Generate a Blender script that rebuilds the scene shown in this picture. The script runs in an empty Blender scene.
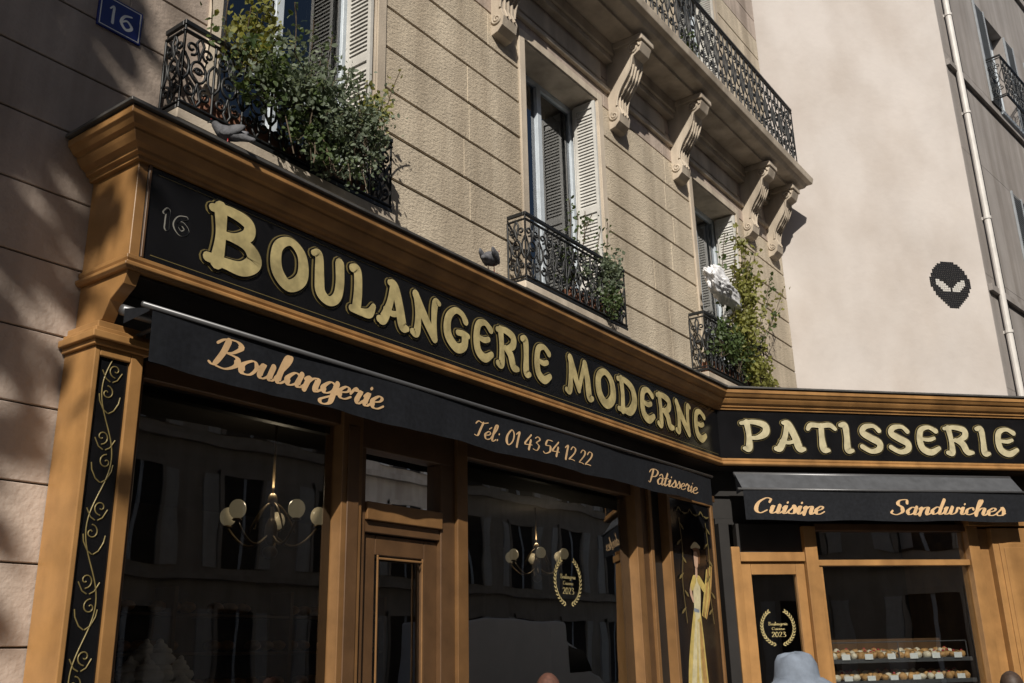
import bpy, bmesh, math, random
from mathutils import Vector, Matrix, noise
random.seed(7)
SC=bpy.context.scene; COL=SC.collection
# ---------------------------------------------------------------- materials
def mat(name,base,rough=.6,var=.15,scale=6,bump=0,bscale=40,base2=None,metal=0,spec=.5,detail=6,stretch=None,streak=0,bdist=.01,sscale=(1.6,1.6,.12)):
    m=bpy.data.materials.new(name);m.use_nodes=True;nt=m.node_tree;N=nt.nodes;L=nt.links
    b=N['Principled BSDF'];b.inputs['Roughness'].default_value=rough;b.inputs['Metallic'].default_value=metal
    b.inputs['Specular IOR Level'].default_value=spec
    tc=N.new('ShaderNodeTexCoord');co=tc.outputs['Object']
    if stretch:
        mp=N.new('ShaderNodeMapping');mp.inputs['Scale'].default_value=stretch;L.new(co,mp.inputs[0]);co2=mp.outputs[0]
    else: co2=co
    n=N.new('ShaderNodeTexNoise');n.inputs['Scale'].default_value=scale;n.inputs['Detail'].default_value=detail;n.inputs['Roughness'].default_value=.6
    L.new(co2,n.inputs['Vector'])
    r=N.new('ShaderNodeValToRGB');L.new(n.outputs['Fac'],r.inputs[0])
    b2=base2 or tuple(c*(1+var) for c in base)
    b1=tuple(c*(1-var) for c in base)
    r.color_ramp.elements[0].position=.3;r.color_ramp.elements[1].position=.7
    r.color_ramp.elements[0].color=(*b1,1);r.color_ramp.elements[1].color=(*b2,1)
    col=r.outputs[0]
    if streak:
        mp=N.new('ShaderNodeMapping');mp.inputs['Scale'].default_value=sscale;L.new(co,mp.inputs[0])
        n2=N.new('ShaderNodeTexNoise');n2.inputs['Scale'].default_value=2.2;n2.inputs['Detail'].default_value=8;L.new(mp.outputs[0],n2.inputs['Vector'])
        r2=N.new('ShaderNodeValToRGB');r2.color_ramp.elements[0].position=.34;r2.color_ramp.elements[1].position=.62
        v=1-streak;r2.color_ramp.elements[0].color=(v,v*.97,v*.94,1);r2.color_ramp.elements[1].color=(1,1,1,1);L.new(n2.outputs['Fac'],r2.inputs[0])
        mx=N.new('ShaderNodeMix');mx.data_type='RGBA';mx.blend_type='MULTIPLY';mx.inputs['Factor'].default_value=1
        L.new(col,mx.inputs['A']);L.new(r2.outputs[0],mx.inputs['B']);col=mx.outputs['Result']
    L.new(col,b.inputs['Base Color'])
    if bump:
        n3=N.new('ShaderNodeTexNoise');n3.inputs['Scale'].default_value=bscale;n3.inputs['Detail'].default_value=5;L.new(co2,n3.inputs['Vector'])
        bp=N.new('ShaderNodeBump');bp.inputs['Strength'].default_value=bump;bp.inputs['Distance'].default_value=bdist
        L.new(n3.outputs['Fac'],bp.inputs['Height']);L.new(bp.outputs[0],b.inputs['Normal'])
    return m
def stone_mat():
    m=mat('limestone_rough',(.57,.485,.37),.9,.15,1.6,streak=.30)
    nt=m.node_tree;N=nt.nodes;L=nt.links;b=N['Principled BSDF'];tc=N['Texture Coordinate']
    mp=N.new('ShaderNodeMapping');mp.inputs['Scale'].default_value=(1,1,1.8);L.new(tc.outputs['Object'],mp.inputs[0])
    v=N.new('ShaderNodeTexNoise');v.inputs['Scale'].default_value=20;v.inputs['Detail'].default_value=7;v.inputs['Roughness'].default_value=.7;L.new(mp.outputs[0],v.inputs['Vector'])
    w=N.new('ShaderNodeTexVoronoi');w.inputs['Scale'].default_value=34;L.new(mp.outputs[0],w.inputs['Vector'])
    a=N.new('ShaderNodeMath');a.operation='ADD';L.new(v.outputs['Fac'],a.inputs[0])
    ml=N.new('ShaderNodeMath');ml.operation='MULTIPLY';ml.inputs[1].default_value=.25;L.new(w.outputs['Distance'],ml.inputs[0]);L.new(ml.outputs[0],a.inputs[1])
    bp=N.new('ShaderNodeBump');bp.inputs['Strength'].default_value=.8;bp.inputs['Distance'].default_value=.016
    L.new(a.outputs[0],bp.inputs['Height']);L.new(bp.outputs[0],b.inputs['Normal'])
    return m
def glass_mat(name,tint=(.55,.6,.6),rough=.0,ior=1.5,boost=1.0):
    m=bpy.data.materials.new(name);m.use_nodes=True;nt=m.node_tree;nt.nodes.clear();N=nt.nodes;L=nt.links
    t=N.new('ShaderNodeBsdfTransparent');t.inputs[0].default_value=(*tint,1)
    g=N.new('ShaderNodeBsdfGlossy');g.inputs['Roughness'].default_value=rough
    g.inputs[0].default_value=(.95,.97,1,1)
    f=N.new('ShaderNodeFresnel');f.inputs[0].default_value=ior
    mm=N.new('ShaderNodeMath');mm.operation='MULTIPLY';mm.inputs[1].default_value=boost;mm.use_clamp=True;L.new(f.outputs[0],mm.inputs[0])
    n=N.new('ShaderNodeTexNoise');n.inputs['Scale'].default_value=.9;tc=N.new('ShaderNodeTexCoord');L.new(tc.outputs['Object'],n.inputs['Vector'])
    bp=N.new('ShaderNodeBump');bp.inputs['Strength'].default_value=.08;bp.inputs['Distance'].default_value=.05;L.new(n.outputs['Fac'],bp.inputs['Height']);L.new(bp.outputs[0],g.inputs['Normal'])
    x=N.new('ShaderNodeMixShader');o=N.new('ShaderNodeOutputMaterial')
    L.new(mm.outputs[0],x.inputs[0]);L.new(t.outputs[0],x.inputs[1]);L.new(g.outputs[0],x.inputs[2]);L.new(x.outputs[0],o.inputs[0])
    return m
STONE=stone_mat()
SMOOTH=mat('limestone_smooth',(.56,.48,.385),.85,.14,2.5,bump=.4,bscale=60,streak=.38,bdist=.006)
PLAIN=mat('limestone_base',(.47,.385,.325),.85,.22,1.3,bump=.6,bscale=30,streak=.4,bdist=.01)
MORTAR=mat('mortar_dark',(.08,.065,.05),.95,.2,5)
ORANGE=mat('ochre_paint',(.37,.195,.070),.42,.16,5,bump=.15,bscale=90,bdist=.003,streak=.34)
OCHRE2=mat('ochre_paint_shaded',(.22,.115,.044),.45,.18,5,bump=.15,bscale=90,bdist=.003,streak=.3)  # same ochre paint, darkened to put the main front's shade into the colour
BRONZE=mat('brown_paint',(.10,.052,.023),.45,.2,5,bump=.12,bscale=90,bdist=.003)
BLACK=mat('black_gloss_board',(.007,.007,.008),.16,.3,4,bump=.03,bscale=6)
DARK=mat('dark_paint',(.018,.016,.015),.5,.2,5)
ZINC=mat('zinc_flashing',(.09,.085,.08),.55,.3,6,metal=.3)
CLOTH=mat('awning_canvas',(.010,.011,.014),.8,.3,30,bump=.25,bscale=400,bdist=.001,spec=.2)
CLOTHG=mat('awning_canvas_sunlit',(.06,.063,.07),.8,.25,8,bump=.25,bscale=400,bdist=.001)  # black canvas lightened to grey, sun on the slope put into the colour
BAR=mat('awning_metal',(.12,.12,.125),.4,.1,6,metal=.5)
GOLD=mat('gold_leaf_letters',(.47,.385,.185),.38,.32,9,metal=.1)
GOLDB=mat('gold_outline',(.20,.155,.06),.4,.2,12,metal=.2)
CREAM=mat('sunlit_letters',(.44,.39,.25),.45,.2,12)  # letter colour whitened to carry the sunlight on the pastry sign
NUM=mat('number_grey_paint',(.26,.25,.22),.5,.2,12)
AWTXT=mat('awning_gold_print',(.58,.38,.20),.7,.14,12)
IRON=mat('wrought_iron',(.008,.009,.010),.5,.3,20)
BRASS=mat('aged_brass',(.17,.12,.06),.4,.3,20,metal=.3)
WHITEP=mat('white_painted_wood',(.48,.53,.58),.5,.1,8)
SHUT=mat('shutter_paint',(.62,.61,.58),.55,.1,8,streak=.2)
GREYSH=mat('grey_shutter',(.30,.32,.34),.55,.12,8)
PINK=mat('pale_render',(.53,.485,.455),.9,.07,.6,bump=.4,bscale=9,bdist=.012,streak=.15,sscale=(.45,.45,.3))
GREYW=mat('grey_render',(.30,.275,.26),.9,.12,1.2,bump=.3,bscale=30,streak=.25)
OPP=mat('opposite_limestone',(.45,.40,.34),.9,.15,1,bump=.2,streak=.2)
PIPE=mat('pipe_paint',(.60,.57,.54),.5,.1,5)
GLASS=glass_mat('shop_glass',(.74,.77,.77),boost=2.8)
WGLASS=glass_mat('window_glass',(.35,.4,.42),boost=2.2)
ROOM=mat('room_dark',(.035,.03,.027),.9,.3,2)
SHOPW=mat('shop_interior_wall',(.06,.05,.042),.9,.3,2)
CURT=mat('net_curtain',(.32,.31,.29),.9,.2,30,stretch=(6,6,.3))
BLUE=mat('enamel_blue',(.012,.022,.16),.25,.15,8)
WHITE=mat('enamel_white',(.75,.75,.73),.4,.05,8)
TILEB=mat('mosaic_black',(.010,.010,.012),.45,.3,30)
TILEW=mat('mosaic_pale',(.55,.53,.50),.4,.1,30)
ASPH=mat('asphalt',(.05,.05,.052),.9,.25,3,bump=.5,bscale=120)
PAVE=mat('pavement_stone',(.20,.195,.185),.85,.2,2,bump=.3,bscale=60)
KERB=mat('granite_kerb',(.28,.27,.26),.8,.2,30)
BARK=mat('bark',(.10,.075,.05),.95,.3,8,bump=.8,bscale=25)
BREAD=mat('bread_crust',(.46,.25,.09),.6,.4,14,bump=.4,bscale=50)
FLOUR=mat('floured_loaf',(.75,.72,.68),.85,.15,14,bump=.6,bscale=30)
PIGEON=mat('pigeon_feathers',(.10,.10,.11),.8,.6,14,bump=.4,bscale=80)
SKIN=mat('skin',(.50,.31,.23),.5,.06,10)
HAIR=mat('hair',(.05,.03,.02),.6,.3,60)
LACE=mat('white_plastic_film',(.72,.72,.74),.45,.08,20,bump=.4,bscale=30)
def leafmat(n,c,c2):
    m=mat(n,c,.55,.3,7,base2=c2);b=m.node_tree.nodes['Principled BSDF']
    nt=m.node_tree;tr=nt.nodes.new('ShaderNodeBsdfTranslucent');tr.inputs[0].default_value=(c2[0]*1.3,c2[1]*1.3,c2[2],1)
    mx=nt.nodes.new('ShaderNodeMixShader');mx.inputs[0].default_value=.35
    o=[x for x in nt.nodes if x.type=='OUTPUT_MATERIAL'][0]
    nt.links.new(b.outputs[0],mx.inputs[1]);nt.links.new(tr.outputs[0],mx.inputs[2]);nt.links.new(mx.outputs[0],o.inputs[0]);return m
LEAF=leafmat('leaf_green',(.05,.095,.03),(.11,.15,.05))
LEAFB=leafmat('leaf_bluegreen',(.12,.155,.11),(.21,.25,.17))
LEAFY=leafmat('leaf_yellowgreen',(.17,.19,.04),(.30,.29,.08))
LEAFT=mat('tree_leaf',(.05,.08,.03),.6,.3,7)
LAMP=mat('frosted_globe',(.70,.62,.46),.25,.05,5)
LAMP.node_tree.nodes['Principled BSDF'].inputs['Emission Color'].default_value=(1,.78,.45,1)
LAMP.node_tree.nodes['Principled BSDF'].inputs['Emission Strength'].default_value=.10
VANW=mat('van_white',(.80,.81,.83),.3,.05,3)
# ---------------------------------------------------------------- builders
def empty(name):
    e=bpy.data.objects.new(name,None);COL.objects.link(e);return e
class Frame:
    def __init__(s,o,ang):
        a=math.radians(ang);s.o=o;s.d=(math.cos(a),math.sin(a));s.n=(s.d[1],-s.d[0])
    def __call__(s,u,out,z):
        return (s.o[0]+s.d[0]*u+s.n[0]*out,s.o[1]+s.d[1]*u+s.n[1]*out,z)
A=Frame((0,0),0);B=Frame((10.05,0),-42.2);P=Frame((14.2,.5),-42.2)
R=Frame((14.2+.741*3.75,.5-.672*3.75),-8)
class MB:
    def __init__(s,name,parent=None,mats=None,bevel=0,smooth=False,seg=1):
        s.v=[];s.f=[];s.mi=[];s.name=name;s.p=parent;s.mats=mats or [];s.bev=bevel;s.sm=smooth;s.seg=seg
    def m(s,mt):
        if mt not in s.mats:s.mats.append(mt)
        return s.mats.index(mt)
    def box(s,fr,u0,u1,o0,o1,z0,z1,mt):
        k=len(s.v)
        for z in(z0,z1):
            for o in(o0,o1):
                for u in(u0,u1): s.v.append(fr(u,o,z))
        for q in((0,1,3,2),(4,6,7,5),(0,4,5,1),(2,3,7,6),(0,2,6,4),(1,5,7,3)):
            s.f.append([k+i for i in q]);s.mi.append(s.m(mt))
    def poly(s,pts,mt):
        k=len(s.v);s.v+=[tuple(p) for p in pts];s.f.append(list(range(k,k+len(pts))));s.mi.append(s.m(mt))
    def prism(s,a,b,mt):
        k=len(s.v);n=len(a);s.v+=[tuple(p) for p in a]+[tuple(p) for p in b]
        s.f.append([k+i for i in range(n)][::-1]);s.f.append([k+n+i for i in range(n)])
        for i in range(n): s.f.append([k+i,k+(i+1)%n,k+n+(i+1)%n,k+n+i])
        s.mi+= [s.m(mt)]*(n+2)
    def tube(s,pts,r,mt,n=8,closed=False,caps=True):
        pts=[Vector(p) for p in pts];k=len(s.v);N=len(pts)
        rr=r if isinstance(r,(list,tuple)) else [r]*N
        for i,p in enumerate(pts):
            t=(pts[min(i+1,N-1)]-pts[max(i-1,0)]).normalized()
            a=Vector((0,0,1)) if abs(t.z)<.9 else Vector((1,0,0))
            x=t.cross(a).normalized();y=t.cross(x)
            for j in range(n):
                an=2*math.pi*j/n;s.v.append(tuple(p+x*math.cos(an)*rr[i]+y*math.sin(an)*rr[i]))
        for i in range(N-1):
            for j in range(n):
                s.f.append([k+i*n+j,k+i*n+(j+1)%n,k+(i+1)*n+(j+1)%n,k+(i+1)*n+j]);s.mi.append(s.m(mt))
        if caps:
            s.f.append([k+j for j in range(n)][::-1]);s.f.append([k+(N-1)*n+j for j in range(n)]);s.mi+=[s.m(mt)]*2
    def ell(s,c,r,mt,nu=12,nv=8,rot=None,jit=0):
        k=len(s.v);M=rot or Matrix.Identity(3);c=Vector(c)
        for i in range(nv+1):
            th=math.pi*i/nv
            for j in range(nu):
                ph=2*math.pi*j/nu;q=1+random.uniform(-jit,jit)
                s.v.append(tuple(c+M@Vector((r[0]*math.sin(th)*math.cos(ph)*q,r[1]*math.sin(th)*math.sin(ph)*q,r[2]*math.cos(th)*q))))
        for i in range(nv):
            for j in range(nu):
                s.f.append([k+i*nu+j,k+i*nu+(j+1)%nu,k+(i+1)*nu+(j+1)%nu,k+(i+1)*nu+j]);s.mi.append(s.m(mt))
    def sweep(s,path,prof,mt):
        n=len(path);offs=[]
        for i in range(n):
            ns=[]
            for a,b in((i-1,i),(i,i+1)):
                if a>=0 and b<n:
                    d=Vector((path[b][0]-path[a][0],path[b][1]-path[a][1])).normalized();ns.append(Vector((d.y,-d.x)))
            if len(ns)==2:
                mm=(ns[0]+ns[1]);mm=mm/ (mm.dot(ns[0]));offs.append(mm)
            else: offs.append(ns[0])
        k=len(s.v);m=len(prof)
        for i in range(n):
            for o,z in prof: s.v.append((path[i][0]+offs[i].x*o,path[i][1]+offs[i].y*o,z))
        for i in range(n-1):
            for j in range(m):
                s.f.append([k+i*m+j,k+i*m+(j+1)%m,k+(i+1)*m+(j+1)%m,k+(i+1)*m+j]);s.mi.append(s.m(mt))
        s.f.append([k+j for j in range(m)]);s.f.append([k+(n-1)*m+j for j in range(m)][::-1]);s.mi+=[s.m(mt)]*2
        return offs
    def done(s,recalc=True):
        me=bpy.data.meshes.new(s.name);me.from_pydata(s.v,[],s.f)
        for x in s.mats: me.materials.append(x)
        me.polygons.foreach_set('material_index',s.mi)
        if recalc:
            b=bmesh.new();b.from_mesh(me);bmesh.ops.recalc_face_normals(b,faces=b.faces);b.to_mesh(me);b.free()
        if s.sm: me.polygons.foreach_set('use_smooth',[True]*len(me.polygons))
        me.update()
        o=bpy.data.objects.new(s.name,me);COL.objects.link(o)
        if s.p:o.parent=s.p
        if s.bev:
            bm=o.modifiers.new('b','BEVEL');bm.width=s.bev;bm.segments=s.seg;bm.limit_method='ANGLE';bm.angle_limit=math.radians(40)
        return o
def curveobj(name,parent,polys,r,mt,res=1):
    c=bpy.data.curves.new(name,'CURVE');c.dimensions='3D';c.bevel_depth=r;c.bevel_resolution=res;c.use_fill_caps=True
    for pl in polys:
        sp=c.splines.new('POLY');sp.points.add(len(pl)-1)
        for i,p in enumerate(pl): sp.points[i].co=(*p,1)
    c.materials.append(mt);o=bpy.data.objects.new(name,c);COL.objects.link(o)
    if parent:o.parent=parent
    return o
# ---------------------------------------------------------------- lettering engine
def catmull(pts,closed=False,k=7):
    n=len(pts);out=[]
    if n<3: 
        return [tuple(a+(b-a)*t/4 for a,b in zip(pts[0],pts[1])) for t in range(5)]
    rng=range(n if closed else n-1)
    for i in rng:
        g=lambda j:(pts[j%n] if closed else pts[max(0,min(n-1,j))])
        p0,p1,p2,p3=g(i-1),g(i),g(i+1),g(i+2)
        for t in range(k):
            t/=k;out.append(tuple(.5*((2*b)+(-a+c)*t+(2*a-5*b+4*c-d)*t*t+(-a+3*b-3*c+d)*t**3) for a,b,c,d in zip(p0,p1,p2,p3)))
    if not closed: out.append(tuple(pts[-1]))
    return out
def strokes_mesh(mb,strokes,place,layer,mt,wmul=1,wadd=0):
    for si,(cl,pts) in enumerate(strokes):
        n=len(pts);L=[];Rr=[];ly=layer+si*.00012
        for i in range(n):
            a=pts[(i-1)%n] if cl else pts[max(0,i-1)];b=pts[(i+1)%n] if cl else pts[min(n-1,i+1)]
            dx,dy=b[0]-a[0],b[1]-a[1];l=math.hypot(dx,dy) or 1;nx,ny=-dy/l,dx/l
            w=pts[i][2]*wmul/2+wadd
            L.append((pts[i][0]+nx*w,pts[i][1]+ny*w));Rr.append((pts[i][0]-nx*w,pts[i][1]-ny*w))
        k=len(mb.v)
        for p,q in zip(L,Rr): mb.v.append(place(p[0],p[1],ly));mb.v.append(place(q[0],q[1],ly))
        for i in range(n if cl else n-1):
            j=(i+1)%n;mb.f.append([k+2*i,k+2*i+1,k+2*j+1,k+2*j]);mb.mi.append(mb.m(mt))
        if not cl and wadd+pts[0][2]>0:
            for e in(0,n-1):
                w=pts[e][2]*wmul/2+wadd;c=pts[e];kk=len(mb.v)
                for t in range(10): mb.v.append(place(c[0]+w*math.cos(t*.6283),c[1]+w*math.sin(t*.6283),ly+.00005))
                mb.f.append(list(range(kk,kk+10)));mb.mi.append(mb.m(mt))
CAPS={
'B':(.84,[(0,[(.16,.03,.2),(.19,.5,.15),(.16,.97,.2)]),(0,[(.04,.93,.1),(.3,.98,.13),(.58,.9,.17),(.6,.7,.18),(.42,.56,.12),(.2,.53,.09)]),(0,[(.25,.54,.09),(.58,.5,.15),(.72,.28,.24),(.55,.07,.2),(.28,.05,.14),(.02,.06,.12)])]),
'O':(.84,[(1,[(.38,.96,.13),(.12,.75,.19),(.12,.3,.23),(.38,.05,.2),(.66,.3,.23),(.64,.75,.19)])]),
'U':(.84,[(0,[(.0,.93,.09),(.13,.93,.16),(.16,.5,.2),(.2,.17,.21),(.4,.04,.16),(.58,.18,.18),(.64,.5,.19),(.62,.92,.2)])]),
'L':(.7,[(0,[(.04,.95,.14),(.17,.93,.18),(.2,.5,.19),(.17,.1,.2)]),(0,[(.05,.07,.12),(.3,.06,.13),(.5,.1,.17),(.6,.28,.1)])]),
'A':(.84,[(0,[(.0,.06,.12),(.12,.1,.2),(.28,.5,.15),(.36,.94,.14)]),(0,[(.26,.97,.1),(.4,.92,.2),(.54,.5,.21),(.63,.1,.22),(.76,.06,.1)]),(0,[(.16,.33,.09),(.35,.28,.1),(.54,.34,.09)])]),
'N':(.9,[(0,[(.02,.05,.12),(.14,.07,.17),(.18,.5,.15),(.12,.95,.15)]),(0,[(.1,.95,.17),(.36,.5,.2),(.66,.07,.17)]),(0,[(.67,.06,.13),(.64,.5,.14),(.68,.93,.16),(.8,.95,.09)])]),
'G':(.86,[(0,[(.68,.78,.16),(.56,.93,.12),(.34,.95,.12),(.13,.7,.18),(.12,.3,.22),(.38,.05,.2),(.62,.15,.18),(.66,.4,.2)]),(0,[(.42,.43,.1),(.6,.45,.12),(.76,.43,.1)])]),
'E':(.76,[(0,[(.62,.82,.15),(.42,.95,.11),(.2,.84,.16),(.13,.5,.19),(.18,.18,.2),(.4,.05,.18),(.64,.2,.12)]),(0,[(.15,.53,.09),(.38,.5,.11),(.54,.56,.1)])]),
'R':(.86,[(0,[(.04,.05,.12),(.17,.07,.19),(.19,.5,.15),(.16,.94,.18)]),(0,[(.04,.92,.1),(.32,.97,.13),(.6,.88,.18),(.6,.66,.18),(.4,.52,.11),(.2,.5,.09)]),(0,[(.32,.51,.12),(.5,.38,.2),(.6,.1,.19),(.76,.07,.1)])]),
'I':(.42,[(0,[(.04,.94,.12),(.17,.92,.19),(.18,.5,.17),(.17,.08,.2),(.3,.05,.1)])]),
'M':(1.1,[(0,[(.02,.05,.1),(.14,.07,.16),(.2,.5,.14),(.22,.94,.15)]),(0,[(.2,.95,.18),(.34,.55,.19),(.48,.15,.12)]),(0,[(.48,.15,.1),(.6,.55,.12),(.74,.95,.14)]),(0,[(.74,.95,.17),(.82,.5,.2),(.86,.08,.2),(.98,.05,.1)])]),
'D':(.88,[(0,[(.17,.05,.18),(.2,.5,.15),(.17,.95,.18)]),(0,[(.02,.93,.1),(.34,.95,.13),(.64,.78,.19),(.7,.4,.23),(.5,.1,.2),(.25,.06,.12),(.0,.06,.1)])]),
'P':(.8,[(0,[(.05,.05,.1),(.17,.07,.2),(.2,.5,.15),(.17,.95,.18)]),(0,[(.02,.92,.1),(.34,.97,.13),(.64,.86,.19),(.64,.6,.2),(.42,.43,.12),(.2,.42,.09)])]),
'T':(.78,[(0,[(.0,.78,.12),(.1,.92,.14),(.36,.9,.13),(.6,.93,.14),(.74,.8,.11)]),(0,[(.37,.9,.16),(.35,.5,.17),(.37,.1,.22),(.5,.04,.1)])]),
'S':(.72,[(0,[(.6,.78,.14),(.46,.94,.11),(.22,.9,.15),(.14,.7,.18),(.34,.52,.2),(.56,.35,.2),(.54,.13,.17),(.32,.04,.13),(.08,.2,.14)])]),
'1':(.42,[(0,[(.05,.78,.08),(.2,.95,.14),(.2,.5,.15),(.2,.05,.17)])]),
'6':(.74,[(0,[(.55,.9,.1),(.25,.75,.15),(.12,.35,.18),(.36,.05,.16),(.6,.28,.18),(.38,.55,.12),(.16,.38,.1)])]),
' ':(.32,[])}
LOW={
'a':(.5,[(1,[(.36,.4),(.2,.5),(.04,.26),(.14,.02),(.32,.14)]),(0,[(.4,.5),(.36,.12),(.44,.01),(.56,.14)])]),
'o':(.46,[(1,[(.24,.5),(.05,.3),(.1,.03),(.3,.02),(.42,.26),(.36,.46)]),(0,[(.36,.42),(.48,.36)])]),
'u':(.56,[(0,[(.04,.36),(.13,.5),(.1,.12),(.2,.0),(.36,.16),(.42,.5)]),(0,[(.42,.5),(.4,.1),(.48,.01),(.6,.14)])]),
'l':(.3,[(0,[(.0,.14),(.22,.7),(.24,1.02),(.14,.98),(.1,.5),(.1,.1),(.18,.0),(.32,.14)])]),
'n':(.58,[(0,[(.02,.38),(.12,.5),(.12,.3),(.09,.0)]),(0,[(.1,.18),(.26,.46),(.4,.46),(.4,.14),(.46,.0),(.6,.14)])]),
'g':(.5,[(1,[(.36,.4),(.2,.5),(.04,.26),(.14,.04),(.32,.16)]),(0,[(.42,.5),(.38,.1),(.34,-.3),(.16,-.4),(.06,-.25),(.3,-.05),(.54,.14)])]),
'e':(.42,[(0,[(.06,.22),(.28,.3),(.34,.44),(.22,.5),(.05,.28),(.12,.03),(.28,.01),(.46,.16)])]),
'r':(.44,[(0,[(.0,.3),(.12,.56),(.16,.46),(.3,.48),(.26,.14),(.34,.0),(.46,.14)])]),
'i':(.28,[(0,[(.02,.34),(.13,.5),(.1,.1),(.18,.0),(.3,.14)]),(0,[(.17,.7),(.19,.74)])]),
't':(.34,[(0,[(.2,.9),(.13,.4),(.12,.08),(.2,.0),(.34,.14)]),(0,[(.0,.52),(.32,.56)])]),
's':(.38,[(0,[(.0,.14),(.16,.4),(.2,.54),(.3,.3),(.26,.04),(.1,.0),(.02,.08)]),(0,[(.26,.04),(.4,.14)])]),
'w':(.72,[(0,[(.02,.36),(.12,.5),(.08,.12),(.18,.0),(.3,.16),(.36,.48)]),(0,[(.36,.48),(.33,.12),(.42,.0),(.56,.14),(.6,.46),(.7,.4)])]),
'd':(.52,[(1,[(.34,.4),(.2,.5),(.04,.26),(.14,.02),(.3,.14)]),(0,[(.46,1.0),(.38,.4),(.36,.1),(.44,.0),(.56,.14)])]),
'c':(.42,[(0,[(.34,.38),(.26,.5),(.08,.36),(.06,.1),(.2,.0),(.44,.16)])]),
'h':(.56,[(0,[(.0,.14),(.2,.7),(.24,1.0),(.14,.98),(.1,.5),(.08,.0)]),(0,[(.1,.18),(.26,.46),(.4,.44),(.38,.12),(.46,.0),(.58,.14)])]),
'é':(.42,[(0,[(.06,.22),(.28,.3),(.34,.44),(.22,.5),(.05,.28),(.12,.03),(.28,.01),(.46,.16)]),(0,[(.22,.66),(.34,.8)])]),
'â':(.5,[(1,[(.36,.4),(.2,.5),(.04,.26),(.14,.02),(.32,.14)]),(0,[(.4,.5),(.36,.12),(.44,.01),(.56,.14)]),(0,[(.1,.64),(.24,.78),(.36,.64)])]),
'B':(.8,[(0,[(.3,.95),(.26,.5),(.14,.06),(.0,.1)]),(0,[(.04,.8),(.2,.98),(.5,1.02),(.66,.84),(.5,.6),(.3,.54)]),(0,[(.34,.54),(.64,.46),(.68,.2),(.46,.0),(.2,.02)])]),
'P':(.72,[(0,[(.3,.95),(.26,.5),(.16,.04),(.02,.06)]),(0,[(.02,.74),(.16,.96),(.48,1.02),(.66,.84),(.54,.54),(.3,.46)])]),
'T':(.62,[(0,[(.02,.78),(.14,.96),(.4,.9),(.7,1.02)]),(0,[(.42,.92),(.34,.5),(.26,.06),(.08,.06)])]),
'C':(.68,[(0,[(.6,.74),(.62,.94),(.4,1.0),(.12,.7),(.08,.24),(.3,.0),(.58,.2)])]),
'S':(.68,[(0,[(.62,.78),(.56,1.0),(.3,.96),(.24,.72),(.44,.48),(.48,.18),(.26,.0),(.04,.1),(.06,.26)])]),
'0':(.52,[(1,[(.24,.98),(.06,.6),(.08,.2),(.24,.0),(.42,.3),(.42,.75)])]),
'1':(.36,[(0,[(.04,.78),(.2,.98),(.2,.5),(.2,.0)])]),
'2':(.52,[(0,[(.08,.76),(.2,.98),(.4,.88),(.36,.56),(.06,.06)]),(0,[(.06,.06),(.26,.08),(.46,.04)])]),
'3':(.5,[(0,[(.08,.84),(.24,.98),(.4,.82),(.2,.55)]),(0,[(.2,.55),(.44,.36),(.34,.04),(.06,.08)])]),
'4':(.54,[(0,[(.32,.98),(.04,.34),(.28,.3),(.5,.32)]),(0,[(.36,.6),(.34,.0)])]),
'5':(.52,[(0,[(.44,.95),(.14,.94),(.1,.58),(.36,.56),(.42,.2),(.2,.0),(.04,.1)])]),
':':(.26,[(0,[(.1,.12),(.11,.15)]),(0,[(.12,.5),(.13,.53)])]),
' ':(.26,[])}
def caps_strokes(txt,x0,x1,zb,h,track=.02):
    tot=sum(CAPS[c][0]+track for c in txt)-track;sx=(x1-x0)/tot;x=x0;out=[]
    for c in txt:
        adv,st=CAPS[c]
        for cl,pts in st:
            P_=[(x+p[0]*sx,zb+p[1]*h,p[2]*(sx*.55+h*.45)) for p in pts];out.append((bool(cl),catmull(P_,bool(cl),8)))
        x+=(adv+track)*sx
    return out
def low_strokes(txt,x0,x1,zb,h,slant=.22,wt=1.0):
    tot=sum(LOW[c][0] for c in txt);sx=(x1-x0)/tot;x=x0;out=[]
    for c in txt:
        adv,st=LOW[c]
        for cl,pts in st:
            P_=catmull([(x+(p[0]+slant*(p[1]-.2))*sx,zb+p[1]*h) for p in pts],bool(cl),6);n=len(P_);Q=[]
            for i,p in enumerate(P_):
                a=P_[max(0,i-1)];b=P_[min(n-1,i+1)];dx,dy=b[0]-a[0],b[1]-a[1];l=math.hypot(dx,dy) or 1
                k=abs(dy/l);down=1 if dy<0 else .6
                Q.append((p[0],p[1],h*(.055+wt*.15*k*k*down)))
            out.append((bool(cl),Q))
        x+=adv*sx
    return out
# ---------------------------------------------------------------- apartment building
bld=empty('apartment_building')
OPEN=[]
for x0,x1 in((3.4,4.9),(7.05,8.5),(10.93,12.38)):
    OPEN.append((x0,x1,4.9,7.7));OPEN.append((x0,x1,8.9,11.7))
for x0,x1 in((-4.4,-2.9),(-.7,.75)): OPEN+= [(x0,x1,8.9,11.7)]
OPEN.append((-4.4,-2.9,4.9,7.7))
SHOPHOLE=(2.67,14.2,-.1,4.5)
def spans(z0,z1,xa,xb):
    zc=(z0+z1)/2;cuts=[(a,b) for a,b,c,d in OPEN+[SHOPHOLE] if c<zc<d];cuts.sort();x=xa;out=[]
    for a,b in cuts:
        if a>x: out.append((x,a))
        x=max(x,b)
    if x<xb: out.append((x,xb))
    return out
st=MB('stone_courses',bld,[STONE],bevel=.006);bk=MB('wall_core',bld,[MORTAR]);pl=MB('base_courses',bld,[PLAIN],bevel=.004)
k=-12
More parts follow.
